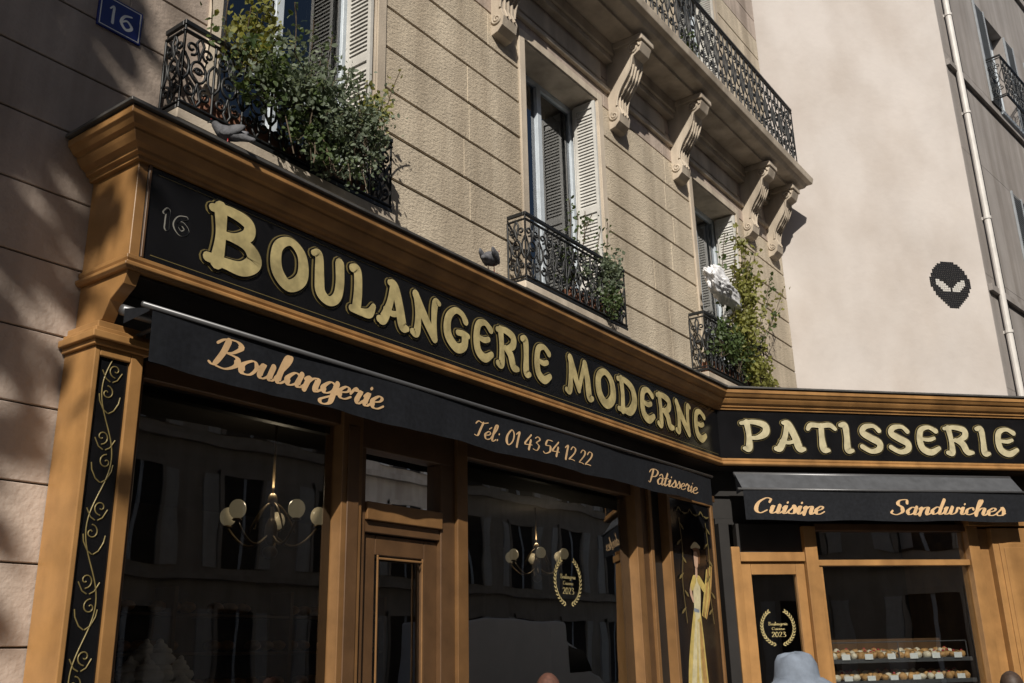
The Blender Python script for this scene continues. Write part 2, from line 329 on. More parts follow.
while 4.9+.4*k<14:
    z0=4.9+.4*k;z1=z0+.4
    z0=max(z0,0)
    if z1>.01:
      for a,b in spans(z0,z1,-12,14.2):
        bk.box(A,a+.004,b-.004,-.86,-.472,z0,z1,MORTAR)
        x=a
        while x<b-.01:
            nx=x+random.uniform(1.1,1.8)
            if b-nx<.5:nx=b
            tgt=pl if (a<2.7) else st
            g_=.009 if tgt is st else .005
            tgt.box(A,x+(.001 if x>a else 0),nx-(.0015 if nx<b else 0),-.475,-.453+random.uniform(-.002,.002),z0+g_,z1-g_,tgt.mats[0])
            x=nx
    k+=1
st.done();bk.done();pl.done()
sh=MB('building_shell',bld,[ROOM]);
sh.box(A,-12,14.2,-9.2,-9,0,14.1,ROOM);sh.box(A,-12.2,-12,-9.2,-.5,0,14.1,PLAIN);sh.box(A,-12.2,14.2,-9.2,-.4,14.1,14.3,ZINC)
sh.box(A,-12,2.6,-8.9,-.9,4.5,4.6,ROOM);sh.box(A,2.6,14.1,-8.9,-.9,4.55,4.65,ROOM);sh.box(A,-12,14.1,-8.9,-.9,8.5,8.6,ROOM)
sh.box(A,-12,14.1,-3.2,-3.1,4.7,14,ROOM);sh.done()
rv=MB('window_surrounds',bld,[SMOOTH],bevel=.004);wn=MB('window_frames',bld,[WHITEP],bevel=.004);gl=MB('window_panes',bld,[WGLASS]);cu=MB('net_curtains',bld,[CURT]);shu=MB('louvred_shutters',bld,[SHUT])
def shutter_side(mb,fr,u,o0,o1,z0,z1,face,mt):
    t=.03;mb.box(fr,u,u+face*t,o0,o0+.035,z0,z1,mt);mb.box(fr,u,u+face*t,o1-.035,o1,z0,z1,mt)
    for zz in(z0,(z0+z1)/2-.04,z1-.08): mb.box(fr,u,u+face*t,o0+.035,o1-.035,zz,zz+.08,mt)
    mb.box(fr,u+face*.001,u+face*.014,o0+.035,o1-.035,z0+.08,z1-.08,mt)
    z=z0+.09
    while z<z1-.1:
        if not((z0+z1)/2-.07<z<(z0+z1)/2+.05):
            a=[fr(u+face*.015,o0+.035,z),fr(u+face*.015,o1-.035,z),fr(u+face*.026,o1-.035,z-.02),fr(u+face*.026,o0+.035,z-.02)]
            b=[(p[0],p[1],p[2]+.008) for p in a];mb.prism(a,b,mt)
        z+=.04
for x0,x1,z0,z1 in OPEN:
    rv.box(A,x0-.002,x0+.012,-.85,-.445,z0,z1,SMOOTH);rv.box(A,x1-.012,x1+.002,-.85,-.445,z0,z1,SMOOTH)
    rv.box(A,x0+.012,x1-.012,-.85,-.445,z1-.012,z1+.003,SMOOTH)
    rv.box(A,x0-.06,x1+.06,-.85,-.39,z0-.1,z0+.004,SMOOTH)
    f0,f1=-.84,-.78
    wn.box(A,x0+.012,x0+.07,f0,f1,z0,z1-.012,WHITEP);wn.box(A,x1-.07,x1-.012,f0,f1,z0,z1-.012,WHITEP);wn.box(A,x0+.07,x1-.07,f0,f1,z1-.08,z1-.012,WHITEP)
    xm=(x0+x1)/2;wn.box(A,xm-.04,xm+.04,f0,f1+.015,z0+.05,z1-.08,WHITEP);wn.box(A,x0+.07,x1-.07,f0,f1,z0+.005,z0+.08,WHITEP)
    wn.box(A,x0+.07,x1-.07,f0+.01,f1-.01,z0+.9,z0+.93,WHITEP)
    gl.poly([A(x0+.05,-.81,z0),A(x1-.05,-.81,z0),A(x1-.05,-.81,z1-.05),A(x0+.05,-.81,z1-.05)],WGLASS)
    for a,b in((x0+.03,xm-.25),(xm+.3,x1-.03)):
        n=24
        for i in range(n):
            u0=a+(b-a)*i/n;u1=a+(b-a)*(i+1)/n;w0=.03*math.sin(i*1.9);w1=.03*math.sin((i+1)*1.9)
            cu.poly([A(u0,-.98+w0,z0+.1),A(u1,-.98+w1,z0+.1),A(u1,-.98+w1,z1-.1),A(u0,-.98+w0,z1-.1)],CURT)
    shutter_side(shu,A,x1-.016,-.76,-.47,z0+.05,z1-.04,-1,SHUT);shutter_side(shu,A,x1-.05,-.72,-.44,z0+.05,z1-.04,-1,SHUT)
    shutter_side(shu,A,x0+.016,-.76,-.47,z0+.05,z1-.04,1,SHUT)
    for a,b in((x0-.1,x0-.002),(x1+.002,x1+.1)): rv.box(A,a,b,-.5,-.432,z0,z1+.1,SMOOTH)
    rv.box(A,x0-.002,x1+.002,-.5,-.432,z1+.003,z1+.1,SMOOTH)
rv.done();wn.done();gl.done();cu.done(False);shu.done()
sl=MB('balcony_slab',bld,[SMOOTH],bevel=.01,seg=2)
pr=[(-.47,8.55),(-.05,8.55),(-.05,8.6),(.1,8.62),(.14,8.68),(.2,8.70),(.22,8.80),(-.47,8.82)]
sl.sweep([(-3,.0),(13.95,.0),(13.95,.44)],pr,SMOOTH)
sl.box(A,-3,14.05,-.46,-.36,8.32,8.4,SMOOTH);sl.box(A,-3,14.0,-.46,-.33,8.4,8.55,SMOOTH);sl.box(A,-3,14.1,-.46,-.41,7.92,7.98,SMOOTH)
sl.done()
co=MB('stone_consoles',bld,[SMOOTH],bevel=.012,seg=2);spir=[]
def console(u,w=.24):
    pts=[(-.46,8.545),(.02,8.545),(.04,8.44),(.0,8.34),(-.08,8.3),(-.12,8.22),(-.16,8.08),(-.25,7.95),(-.33,7.86),(-.335,7.72),(-.30,7.62),(-.32,7.52),(-.38,7.46),(-.46,7.44)]
    co.prism([A(u-w/2,o,z) for o,z in pts],[A(u+w/2,o,z) for o,z in pts],SMOOTH)
    co.box(A,u-w/2-.03,u+w/2+.03,-.46,.06,8.47,8.548,SMOOTH)
    for sgn in(-1,1):
        for c,r0,t0 in(((-.08,8.40),.085,0),((-.385,7.60),.06,2)):
            spir.append([A(u+sgn*(w/2+.004),c[0]+r0*(1-i/26)*math.cos(t0+i*.5),c[1]+r0*(1-i/26)*math.sin(t0+i*.5)) for i in range(24)])
        spir.append([A(u+sgn*(w/2+.004),-.1-.24*t+.03*math.sin(t*6.28),8.3-.58*t) for t in [i/14 for i in range(15)]])
    for q in(-.06,0,.06): co.tube([A(u+q,o+.004,z) for o,z in pts[5:11]],.016,SMOOTH,6)
for u in(2.95,5.25,6.62,8.9,10.5,12.8,13.75): console(u)
co.done();curveobj('console_scrolls',bld,spir,.013,SMOOTH,2)
pn=MB('frieze_panels',bld,[SMOOTH],bevel=.01)
for a,b in((5.45,6.42),(6.82,8.7),(9.1,10.3),(10.7,12.6),(12.98,13.56)): pn.box(A,a+.08,b-.08,-.46,-.435,8.03,8.27,SMOOTH)
pn.done()
# ---------------------------------------------------------------- wrought iron railings
def spiral(cx,cy,r,t0,turn,n=18,end=.25):
    return [(cx+r*(1-(1-end)*i/n)*math.cos(t0+turn*i/n),cy+r*(1-(1-end)*i/n)*math.sin(t0+turn*i/n)) for i in range(n+1)]
def rail_unit(w,h):
    L=[];c=w/2
    L.append([(0,0),(0,h)])
    L.append([(c+.24*w*math.cos(t*.45),h*.5+.15*h*math.sin(t*.45)) for t in range(15)])
    for sx in(-1,1):
        for cy,t,s in((h*.2,math.pi/2,1),(h*.8,-math.pi/2,-1)):
            pts=spiral(0,0,.21*w,t,s*7.5,16,.2);L.append([(c+sx*(.26*w+p[0]),cy+p[1]) for p in pts])
        L.append([(c+sx*x*w,y*h) for x,y in((0,.0),(.12,.1),(.05,.22),(.0,.33))])
        L.append([(c+sx*x*w,y*h) for x,y in((0,1),(.12,.9),(.05,.78),(.0,.67))])
        L.append([(c+sx*x*w,y*h) for x,y in((.47,.3),(.33,.4),(.3,.5),(.33,.6),(.47,.7))])
        L.append([(c+sx*(p[0]),h*.5+p[1]) for p in spiral(0,0,.13*w,0,6.5,12,.1)])
    return L
def railing(name,fr,u0,u1,oback,ofront,z0,z1,n,ret=True):
    e=empty(name);runs=[(lambda u,v:fr(u,ofront,v),u0,u1,n)]
    if ret:
        m=max(1,round(abs(ofront-oback)/((u1-u0)/n)))
        runs+=[(lambda u,v:fr(u0,u,v),oback,ofront,m),(lambda u,v:fr(u1,u,v),oback,ofront,m)]
    polys=[];rl=MB('rails',e,[IRON],bevel=.003)
    for f,a,b,k in runs:
        w=(b-a)/k;h=z1-z0-.13
        for i in range(k):
            for pl in rail_unit(w,h): polys.append([f(a+i*w+p[0],z0+.06+p[1]) for p in pl])
        polys.append([f(b,z0),f(b,z1)])
    curveobj('scrollwork',e,polys,.0095,IRON,1)
    for zz,t in((z0,.03),(z0+.045,.015),(z1-.075,.015),(z1-.03,.035)):
        rl.box(fr,u0-.012,u1+.012,ofront-.014,ofront+.014,zz,zz+t,IRON)
        if ret:
            rl.box(fr,u0-.012,u0+.012,oback,ofront-.014,zz,zz+t,IRON);rl.box(fr,u1-.012,u1+.012,oback,ofront-.014,zz,zz+t,IRON)
    rl.done();return e
railing('balcony_railing',A,3.0,4.88,-.44,-.24,4.84,5.47,8)
railing('balcony_railing',A,6.68,8.50,-.44,-.24,4.84,5.53,8)
railing('balcony_railing',A,10.48,12.36,-.44,-.24,4.86,5.62,8)
railing('balcony_railing',A,-2.5,13.75,-.44,.12,8.84,9.9,56)
bs=MB('small_balcony_ledges',bld,[SMOOTH],bevel=.008)
for a,b in((2.98,4.93),(6.64,8.55),(10.44,12.4)): bs.box(A,a,b,-.46,-.22,4.76,4.835,SMOOTH)
bs.done()
# ---------------------------------------------------------------- plants
def leafy(mb,c,size,mt,long=1.6):
    d=Vector((random.gauss(0,1),random.gauss(0,1),random.gauss(0,1))).normalized()
    s=d.cross(Vector((random.gauss(0,1),random.gauss(0,1),random.gauss(0,1)))).normalized();n=d.cross(s)
    c=Vector(c);l=size*long;w=size*.5
    pts=[c,c+d*l*.35+s*w+n*w*.3,c+d*l*.75+s*w*.7+n*w*.2,c+d*l,c+d*l*.75-s*w*.7+n*w*.2,c+d*l*.35-s*w+n*w*.3]
    mb.poly(pts,mt)
def plant(name,blobs,stems,seed):
    random.seed(seed);e=empty(name);mb=MB('leaves',e,[]);sm=MB('stems',e,[])
    for cx,cy,cz,rx,ry,rz,n,sz,mt in blobs:
        for k in range(max(1,n//28)):
            d=Vector((random.gauss(0,.5),random.gauss(0,.5),random.gauss(0,.5)));cc=(cx+d.x*rx,cy+d.y*ry,cz+d.z*rz);q=random.uniform(.1,.3)
            sm.tube([(cx+d.x*rx*.2,cy,cz-rz*.8),((cx+cc[0])/2,cy+d.y*ry*.6,cc[2]-rz*.2),cc],.003,BARK,4)
            for i in range(28):
                leafy(mb,(cc[0]+random.gauss(0,q*rx),cc[1]+random.gauss(0,q*ry),cc[2]+random.gauss(0,q*rz)),sz*random.uniform(.6,1.3),mt)
    for p0,p1,n,sz,mt in stems:
        p0=Vector(p0);p1=Vector(p1);mid=(p0+p1)/2+Vector((random.uniform(-.1,.1),random.uniform(-.1,.05),.1));pts=[]
        for t in range(9):
            t/=8;pts.append((p0*(1-t)**2+mid*2*t*(1-t)+p1*t*t))
        sm.tube(pts,.005,BARK,4)
        for i in range(n):
            t=random.uniform(.15,1)*8;a=pts[int(min(t,7))];b=pts[int(min(t,7))+1];c=a.lerp(b,t-int(min(t,7)))
            leafy(mb,c+Vector([random.gauss(0,.03) for _ in range(3)]),sz*random.uniform(.6,1.3),mt)
    mb.done(False);sm.done(False);return e
plant('balcony_plant',[(3.95,.08,5.32,.46,.15,.26,2600,.026,LEAFB),(4.35,.05,5.2,.26,.12,.28,1500,.024,LEAFB),(3.5,.18,5.55,.22,.12,.28,500,.034,LEAFY),(4.15,.08,4.98,.26,.09,.22,700,.026,LEAFB),(3.6,.1,5.3,.25,.12,.2,600,.03,LEAF),(4.5,.08,5.42,.16,.1,.16,300,.03,LEAFY),(3.85,.04,5.12,.2,.1,.2,300,.03,LEAF)],
  [((3.2+.16*i,.3,5.2),(3.0+.18*i,.08,5.6+.4*random.random()),26,.028,random.choice([LEAF,LEAFY,LEAFB])) for i in range(11)]+[((3.7+.15*i,.1,5.1),(3.7+.17*i,-.02,4.72+.1*random.random()),22,.024,LEAF) for i in range(5)],3)
plant('balcony_plant',[(7.7,.35,5.3,.3,.1,.22,300,.03,LEAF),(8.15,.22,5.3,.28,.1,.27,1000,.028,LEAFB),(8.15,.18,5.05,.2,.08,.15,300,.025,LEAF)],
  [((7.5+.12*i,.35,5.2),(7.4+.15*i,.2,5.75+.2*random.random()),22,.03,LEAF) for i in range(6)],4)
plant('balcony_plant',[(11.3,.2,5.25,.4,.12,.3,600,.035,LEAF),(11.6,.15,5.7,.35,.15,.35,1000,.042,LEAFY),(11.8,.18,6.3,.28,.15,.45,700,.042,LEAFY),(10.8,.2,5.3,.3,.12,.25,300,.04,LEAF),(11.9,.14,5.15,.3,.12,.3,600,.04,LEAFY)],
  [((11.2+.12*i,.3,5.4),(10.95+.22*i,.05,6.2+1.1*random.random()),44,.042,random.choice([LEAF,LEAFY,LEAFY])) for i in range(10)],5)
plant('balcony_plant',[(8.0,-.0,9.1,.5,.12,.25,400,.04,LEAF),(10.2,-.0,9.1,.3,.1,.25,200,.04,LEAF)],[],6)
TERRA=mat('terracotta',(.22,.10,.06),.9,.2,9)
pt=MB('planter_box',None,[TERRA],bevel=.005)
for a,b in((3.2,3.9),(3.95,4.65),(7.5,8.3),(10.7,12.1)): pt.box(A,a,b,-.42,-.27,4.86,5.04,TERRA)
pt.done()
b_=bmesh.new();bmesh.ops.create_icosphere(b_,subdivisions=5,radius=1)
for v_ in b_.verts:
    p=v_.co.copy();n1=noise.noise(p*1.7+Vector((3,1,5)));n2=abs(noise.noise(p*4.1));n3=abs(noise.noise(p*9.3+Vector((7,2,1))))
    r_=.80+.45*n1+.38*n2+.16*n3;q=p*r_
    v_.co=Vector((10.93+q.x*.42,.16+q.y*.13,6.05+q.z*.19-q.x*.10))
me=bpy.data.meshes.new('plastic_bag');b_.to_mesh(me);b_.free();me.materials.append(LACE);me.polygons.foreach_set('use_smooth',[True]*len(me.polygons))
ob_=bpy.data.objects.new('plastic_bag',me);COL.objects.link(ob_)
# ---------------------------------------------------------------- shopfront
shop=empty('bakery_shopfront')
E=4.3;Bend=(10.05+.7408*E,-.6717*E);Bret=(Bend[0]+.6717*3.2,Bend[1]+.7408*3.2)
PATH=[(2.64,.449),(2.64,0),(10.05,0),Bend,Bret]
w=MB('cornice',shop,[ORANGE],bevel=.002)
w.sweep(PATH,[(-.08,4.24),(.025,4.24),(.028,4.262),(.05,4.268),(.055,4.29),(.085,4.305),(.105,4.33),(.115,4.345),(.115,4.36),(.14,4.368),(.165,4.40),(.175,4.405),(.178,4.445),(.0,4.452),(-.08,4.452)],ORANGE)
w.sweep(PATH,[(-.08,3.60),(.02,3.60),(.035,3.615),(.035,3.63),(.012,3.645),(.02,3.66),(.02,3.68),(-.08,3.685)],ORANGE)
w.done()
w=MB('roof_flashing',shop,[ZINC],bevel=.003)
tmp=MB('t');o=tmp.sweep(PATH,[(0,0),(1,0)],ZINC)
outer=[(PATH[i][0]+o[i].x*.2,PATH[i][1]+o[i].y*.2) for i in range(5)]
ring=outer+[(14.19,.448)]
w.prism([(x,y,4.454) for x,y in ring],[(x,y,4.476) for x,y in ring],ZINC);w.done()
w=MB('fascia',shop,[ORANGE],bevel=.003)
w.box(A,2.64,2.70,-.45,.0,3.685,4.24,ORANGE)
w.prism([(2.642,y,z) for y,z in((.449,3.60),(.0,3.60),(.03,3.53),(.14,3.46),(.2,3.36),(.449,3.34))],[(2.72,y,z) for y,z in((.449,3.60),(.0,3.60),(.03,3.53),(.14,3.46),(.2,3.36),(.449,3.34))],ORANGE)
w.box(B,4.22,4.30,-.1,.0,3.685,4.24,ORANGE)
w.done()
w=MB('fascia_backing',shop,[DARK])
w.sweep([(2.72,.01),(10.05,.01),(Bend[0],Bend[1]+.01)],[(-.44,3.585),(-.012,3.585),(-.012,3.595),(-.44,3.595)],DARK)
w.sweep([(2.72,.0),(10.05,.0),Bend],[(-.36,3.05),(-.30,3.05),(-.30,3.58),(-.36,3.58)],DARK)
w.box(B,4.2,4.26,-2.9,-.1,3.0,4.2,ORANGE);w.box(B,4.1,4.26,-3.1,-.3,0,3.0,ORANGE)
w.done()
sg=empty('bakery_sign');m_=MB('board',sg,[BLACK],bevel=.002);m_.box(A,2.70,10.047,-.06,.004,3.686,4.239,BLACK)
m_.box(A,2.70,2.715,.004,.016,3.686,4.239,BRONZE);m_.done()
pA=lambda x,z,l:A(x,.004+l,z)
def big(mb,strokes,pl,fill):
    strokes_mesh(mb,strokes,pl,.003,GOLDB,1,.022);strokes_mesh(mb,strokes,pl,.010,BLACK,1,.015);strokes_mesh(mb,strokes,pl,.017,fill,1,.005)
for nm,t,x0,x1,zb,h in(('lettering_b','B',3.10,3.50,3.80,.36),('lettering_1','OULANGERIE',3.57,6.66,3.81,.325),('lettering_2','MODERNE',6.86,9.72,3.80,.34)):
    l=MB(nm,sg,[]);big(l,caps_strokes(t,x0,x1,zb,h,.045),pA,GOLD);l.done(False)
l=MB('number_16',sg,[]);s_=caps_strokes('16',2.81,2.99,3.90,.12)
strokes_mesh(l,s_,pA,.003,NUM,1,.006);strokes_mesh(l,s_,pA,.007,BLACK,1,.0);l.done(False)
sp=MB('ornament_lines',sg,[])
sp.box(A,2.76,10.0,.0045,.0055,3.715,3.719,GOLDB);sp.box(A,2.76,10.0,.0045,.0055,4.20,4.204,GOLDB);sp.done()
sg2=empty('pastry_shop_sign');m_=MB('board',sg2,[BLACK],bevel=.002);m_.box(B,.003,4.22,-.06,.004,3.686,4.239,BLACK);m_.done()
pB=lambda x,z,l:B(x,.004+l,z)
l=MB('lettering',sg2,[]);s_=caps_strokes('PATISSERIE',.27,3.88,3.78,.335,.07)
strokes_mesh(l,s_,pB,.003,GOLDB,1,.018);strokes_mesh(l,s_,pB,.010,BLACK,1,.011);strokes_mesh(l,s_,pB,.017,CREAM,1,.001);l.done(False)
def awning(name,fr,u0,u1,obk,ofr,ztop,zval,zbot,texts,upmat,tb=1.0):
    e=empty(name);c=MB('canvas',e,[CLOTH],smooth=True);n=int((u1-u0)/.05)
    rip=lambda u,z:.006*math.sin(u*3.1)+.007*math.sin(u*9.7+1)*(zval-z)/(zval-zbot)+.004*math.sin(u*21)*(zval-z)/(zval-zbot)
    sag=lambda u,z:.007*math.sin(u*5.3)*(zval-z)/(zval-zbot)
    for i in range(n):
        a=u0+(u1-u0)*i/n;b=u0+(u1-u0)*(i+1)/n
        for j in range(4):
            za=zval-(zval-zbot)*j/4;zb_=zval-(zval-zbot)*(j+1)/4
            c.poly([fr(a,ofr+rip(a,za),za+sag(a,za)),fr(b,ofr+rip(b,za),za+sag(b,za)),fr(b,ofr+rip(b,zb_),zb_+sag(b,zb_)),fr(a,ofr+rip(a,zb_),zb_+sag(a,zb_))],CLOTH)
        c.poly([fr(a,obk,ztop),fr(b,obk,ztop),fr(b,ofr,zval+.012),fr(a,ofr,zval+.012)],upmat)
    for u in(u0,u1): c.poly([fr(u,obk,ztop),fr(u,ofr,zval+.012),fr(u,ofr,zval),fr(u,obk,zval-.02)],CLOTH)
    c.done(False)
    t=MB('front_bar',e,[BAR],smooth=True);t.tube([fr(u0-.06,ofr+.004,zval+.014),fr(u1+.03,ofr+.004,zval+.014)],.014,BAR,10)
    t.tube([fr(u0,obk-.03,ztop+.0),fr(u1,obk-.03,ztop+.0)],.03,BAR,10)
    for u in(u0+.15,(u0+u1)/2,u1-.15): t.tube([fr(u,ofr-.01,zval),fr(u,obk-.1,zval-.03)],.012,BAR,6)
    t.done()
    l=MB('printed_lettering',e,[])
    for tx,a,b,z,h,wt in texts: strokes_mesh(l,low_strokes(tx,a,b,z,h,wt=wt),lambda x,zz,ly:fr(x,ofr+rip(x,zz)+.002+ly,zz+sag(x,zz)),.0,AWTXT)
    l.done(False)
awning('shop_awning',A,2.68,9.30,-.05,.20,3.40,3.335,3.05,[('Boulangerie',3.05,4.38,3.13,.165,1.5),('Tél: 01 43 54 12 22',5.33,6.93,3.125,.12,1.1),('Pâtisserie',7.93,8.95,3.125,.13,1.4)],CLOTH)
awning('shop_awning',B,.14,3.66,.03,.2,3.50,3.29,2.965,[('Cuisine',.25,1.08,3.04,.165,1.7),('Sandwiches',1.90,3.36,3.04,.165,1.7)],CLOTHG)
# joinery
j=MB('joinery',shop,[OCHRE2],bevel=.005,seg=2);jb=MB('joinery_right',shop,[ORANGE],bevel=.005,seg=2);br=MB('joinery_bronze',shop,[BRONZE],bevel=.004);g=MB('shop_panes',shop,[GLASS]);dk=MB('dark_panels',shop,[BLACK],bevel=.003)
O2=OCHRE2
def pil(jj,mt,fr,u0,u1,o0,o1,z0,z1,bw,bwr=None):
    bwr=bwr or bw
    jj.box(fr,u0,u0+bw,o0,o1,z0,z1,mt);jj.box(fr,u1-bwr,u1,o0,o1,z0,z1,mt);jj.box(fr,u0+bw,u1-bwr,o0,o1,z1-.05,z1,mt);jj.box(fr,u0+bw,u1-bwr,o0,o1,z0,z0+.4,mt)
    dk.box(fr,u0+bw,u1-bwr,o0,o1-.018,z0+.4,z1-.05,BLACK)
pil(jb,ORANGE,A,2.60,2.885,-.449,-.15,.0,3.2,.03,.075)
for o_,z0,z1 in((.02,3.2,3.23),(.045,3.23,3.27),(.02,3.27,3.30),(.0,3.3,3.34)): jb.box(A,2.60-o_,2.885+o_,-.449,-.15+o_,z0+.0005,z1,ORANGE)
def pane(fr,u0,u1,z0,z1,o): g.poly([fr(u0,o,z0),fr(u1,o,z0),fr(u1,o,z1),fr(u0,o,z1)],GLASS)
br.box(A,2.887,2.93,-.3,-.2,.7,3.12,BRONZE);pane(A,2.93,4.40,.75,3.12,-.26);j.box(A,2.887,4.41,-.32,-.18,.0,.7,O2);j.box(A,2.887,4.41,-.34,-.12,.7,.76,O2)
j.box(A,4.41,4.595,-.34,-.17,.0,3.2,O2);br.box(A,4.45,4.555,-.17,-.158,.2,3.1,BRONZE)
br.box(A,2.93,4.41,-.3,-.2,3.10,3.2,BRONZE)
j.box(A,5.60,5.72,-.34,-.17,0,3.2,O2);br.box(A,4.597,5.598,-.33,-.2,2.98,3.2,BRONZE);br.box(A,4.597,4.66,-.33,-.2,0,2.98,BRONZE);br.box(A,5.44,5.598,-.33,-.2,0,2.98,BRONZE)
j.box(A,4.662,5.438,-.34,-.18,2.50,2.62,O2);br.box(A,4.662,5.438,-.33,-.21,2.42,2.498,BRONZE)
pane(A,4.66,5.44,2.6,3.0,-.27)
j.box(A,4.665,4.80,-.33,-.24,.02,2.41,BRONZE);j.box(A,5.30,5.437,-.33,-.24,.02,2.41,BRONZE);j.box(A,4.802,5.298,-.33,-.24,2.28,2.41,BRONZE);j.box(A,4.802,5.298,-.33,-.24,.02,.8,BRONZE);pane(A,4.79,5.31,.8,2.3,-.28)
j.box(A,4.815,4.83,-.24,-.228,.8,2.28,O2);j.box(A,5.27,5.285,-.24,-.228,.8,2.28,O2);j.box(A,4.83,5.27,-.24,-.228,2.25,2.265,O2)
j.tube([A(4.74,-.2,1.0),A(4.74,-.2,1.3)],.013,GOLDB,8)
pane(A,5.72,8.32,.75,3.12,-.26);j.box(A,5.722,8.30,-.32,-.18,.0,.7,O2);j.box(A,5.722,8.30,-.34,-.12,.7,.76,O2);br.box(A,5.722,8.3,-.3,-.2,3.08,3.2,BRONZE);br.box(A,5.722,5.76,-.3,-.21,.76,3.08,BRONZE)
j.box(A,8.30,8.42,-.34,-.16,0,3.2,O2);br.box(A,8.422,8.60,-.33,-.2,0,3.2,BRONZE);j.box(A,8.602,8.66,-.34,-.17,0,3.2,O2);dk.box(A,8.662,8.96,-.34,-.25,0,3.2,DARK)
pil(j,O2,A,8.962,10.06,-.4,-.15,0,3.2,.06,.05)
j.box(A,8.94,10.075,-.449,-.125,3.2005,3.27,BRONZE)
dk.box(B,-.02,.10,-.34,-.17,0,2.98,DARK)
OR=ORANGE
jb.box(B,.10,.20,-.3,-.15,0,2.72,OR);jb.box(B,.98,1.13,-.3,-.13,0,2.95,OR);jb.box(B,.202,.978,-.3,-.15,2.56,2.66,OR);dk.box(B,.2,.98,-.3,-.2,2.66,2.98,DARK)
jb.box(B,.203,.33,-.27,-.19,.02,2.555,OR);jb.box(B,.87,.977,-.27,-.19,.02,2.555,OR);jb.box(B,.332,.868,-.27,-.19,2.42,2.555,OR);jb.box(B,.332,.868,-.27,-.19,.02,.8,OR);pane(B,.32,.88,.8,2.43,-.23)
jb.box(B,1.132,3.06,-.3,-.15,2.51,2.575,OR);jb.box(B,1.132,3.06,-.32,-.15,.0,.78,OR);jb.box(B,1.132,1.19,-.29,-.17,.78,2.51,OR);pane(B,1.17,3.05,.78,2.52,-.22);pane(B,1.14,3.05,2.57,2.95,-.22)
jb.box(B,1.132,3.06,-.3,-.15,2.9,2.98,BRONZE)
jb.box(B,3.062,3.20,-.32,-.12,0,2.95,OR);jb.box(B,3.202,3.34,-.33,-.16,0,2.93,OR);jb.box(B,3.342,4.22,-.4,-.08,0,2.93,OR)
jb.box(B,3.42,4.14,-.08,-.065,.5,2.75,OR);jb.box(B,3.47,4.09,-.065,-.055,.55,2.70,OR)
jb.box(B,3.05,4.25,-.42,-.05,2.951,3.05,OR)
dk.box(B,.0,4.2,-.38,-.302,2.982,3.5,DARK)
j.done();jb.done();br.done();g.done();dk.done()
def scroll(fr,uc,w,zs,ze,o):
    L=[];z=zs;s=1;h=.36
    while z<ze-.1:
        L.append([(uc+s*w*.32*math.sin(t*math.pi),z+h*t) for t in [i/14 for i in range(15)]])
        for q,cz in((1,z+h*.45),(-1,z+h*.8)):
            L.append([(uc+s*q*w*.12+q*s*x,cz+y) for x,y in spiral(0,0,w*.26,q*1.57,q*7,18,.12)])
        for m in(-1,1):
            L.append([(uc-m*s*w*.02,z+h*.15),(uc-m*s*w*.2,z+h*.2),(uc-m*s*w*.36,z+h*.32),(uc-m*s*w*.4,z+h*.42)])
            L.append([(uc-m*s*w*.05,z+h*.62),(uc-m*s*w*.22,z+h*.66),(uc-m*s*w*.38,z+h*.78)])
        z+=h;s=-s
    return [[fr(u,o,zz) for u,zz in p] for p in L]
og=empty('painted_scrollwork');curveobj('gold_scrolls',og,scroll(A,2.72,.15,1.0,3.1,-.166),.0038,GOLDB,0)
# painted panel: a woman in a yellow dress carrying baguettes
pa=MB('painted_figure_panel',None,[]);random.seed(12)
OC=mat('paint_ochre',(.45,.27,.09),.5,.3,12);YE=mat('paint_yellow',(.55,.42,.13),.5,.25,12);YL=mat('paint_pale_yellow',(.62,.55,.34),.5,.2,14);SKP=mat('paint_flesh',(.55,.36,.25),.5,.1,14);HRP=mat('paint_brown',(.16,.07,.03),.5,.2,14);BLP=mat('paint_blue_grey',(.22,.26,.32),.5,.2,14)
lay=[.001]
def rib(pts,mt):
    strokes_mesh(pa,[(False,catmull(pts,False,6))],lambda x,zz,q:A(x,-.167+q,zz),lay[0],mt);lay[0]+=.0005
rib([(9.50,2.02,.16),(9.46,1.75,.30),(9.42,1.45,.42),(9.40,1.1,.50)],YE)
rib([(9.47,1.95,.05),(9.38,1.6,.09),(9.28,1.2,.11)],YL);rib([(9.55,1.9,.04),(9.55,1.55,.08),(9.57,1.15,.10)],OC);rib([(9.51,1.9,.03),(9.46,1.5,.05),(9.45,1.1,.07)],YL)
rib([(9.54,2.32,.15),(9.52,2.18,.17),(9.50,2.0,.13)],YL);rib([(9.53,2.02,.03),(9.44,2.03,.04)],BLP)
rib([(9.55,2.47,.05),(9.54,2.38,.05)],SKP)
rib([(9.60,2.33,.06),(9.72,2.24,.06),(9.76,2.12,.045),(9.66,2.10,.04)],SKP);rib([(9.59,2.34,.09),(9.69,2.26,.09)],YE)
rib([(9.47,2.33,.06),(9.38,2.22,.055),(9.42,2.12,.04)],SKP);rib([(9.48,2.34,.09),(9.41,2.26,.08)],YE)
rib([(9.56,2.60,.11),(9.55,2.50,.09)],SKP);rib([(9.52,2.66,.07),(9.59,2.67,.09),(9.63,2.60,.06),(9.62,2.52,.04)],HRP)
rib([(9.46,2.665,.03),(9.56,2.70,.06),(9.66,2.68,.03)],YL)
for i in range(4): rib([(9.60+.03*i,1.98-.01*i,.02),(9.70+.04*i,2.2,.045),(9.79+.045*i,2.45+.02*i,.02)],OC if i%2 else YE)
for sx,a in((9.22,.0),(9.84,.3)):
    rib([(sx,2.95,.012),(sx+.03,2.6,.014),(sx-.02,2.3,.012),(sx+.02,1.9,.012)],GOLDB)
    for q in range(6): rib([(sx+.01,2.9-.17*q,.008),(sx+.06*(-1)**q,2.86-.17*q,.03),(sx+.09*(-1)**q,2.84-.17*q,.008)],GOLDB)
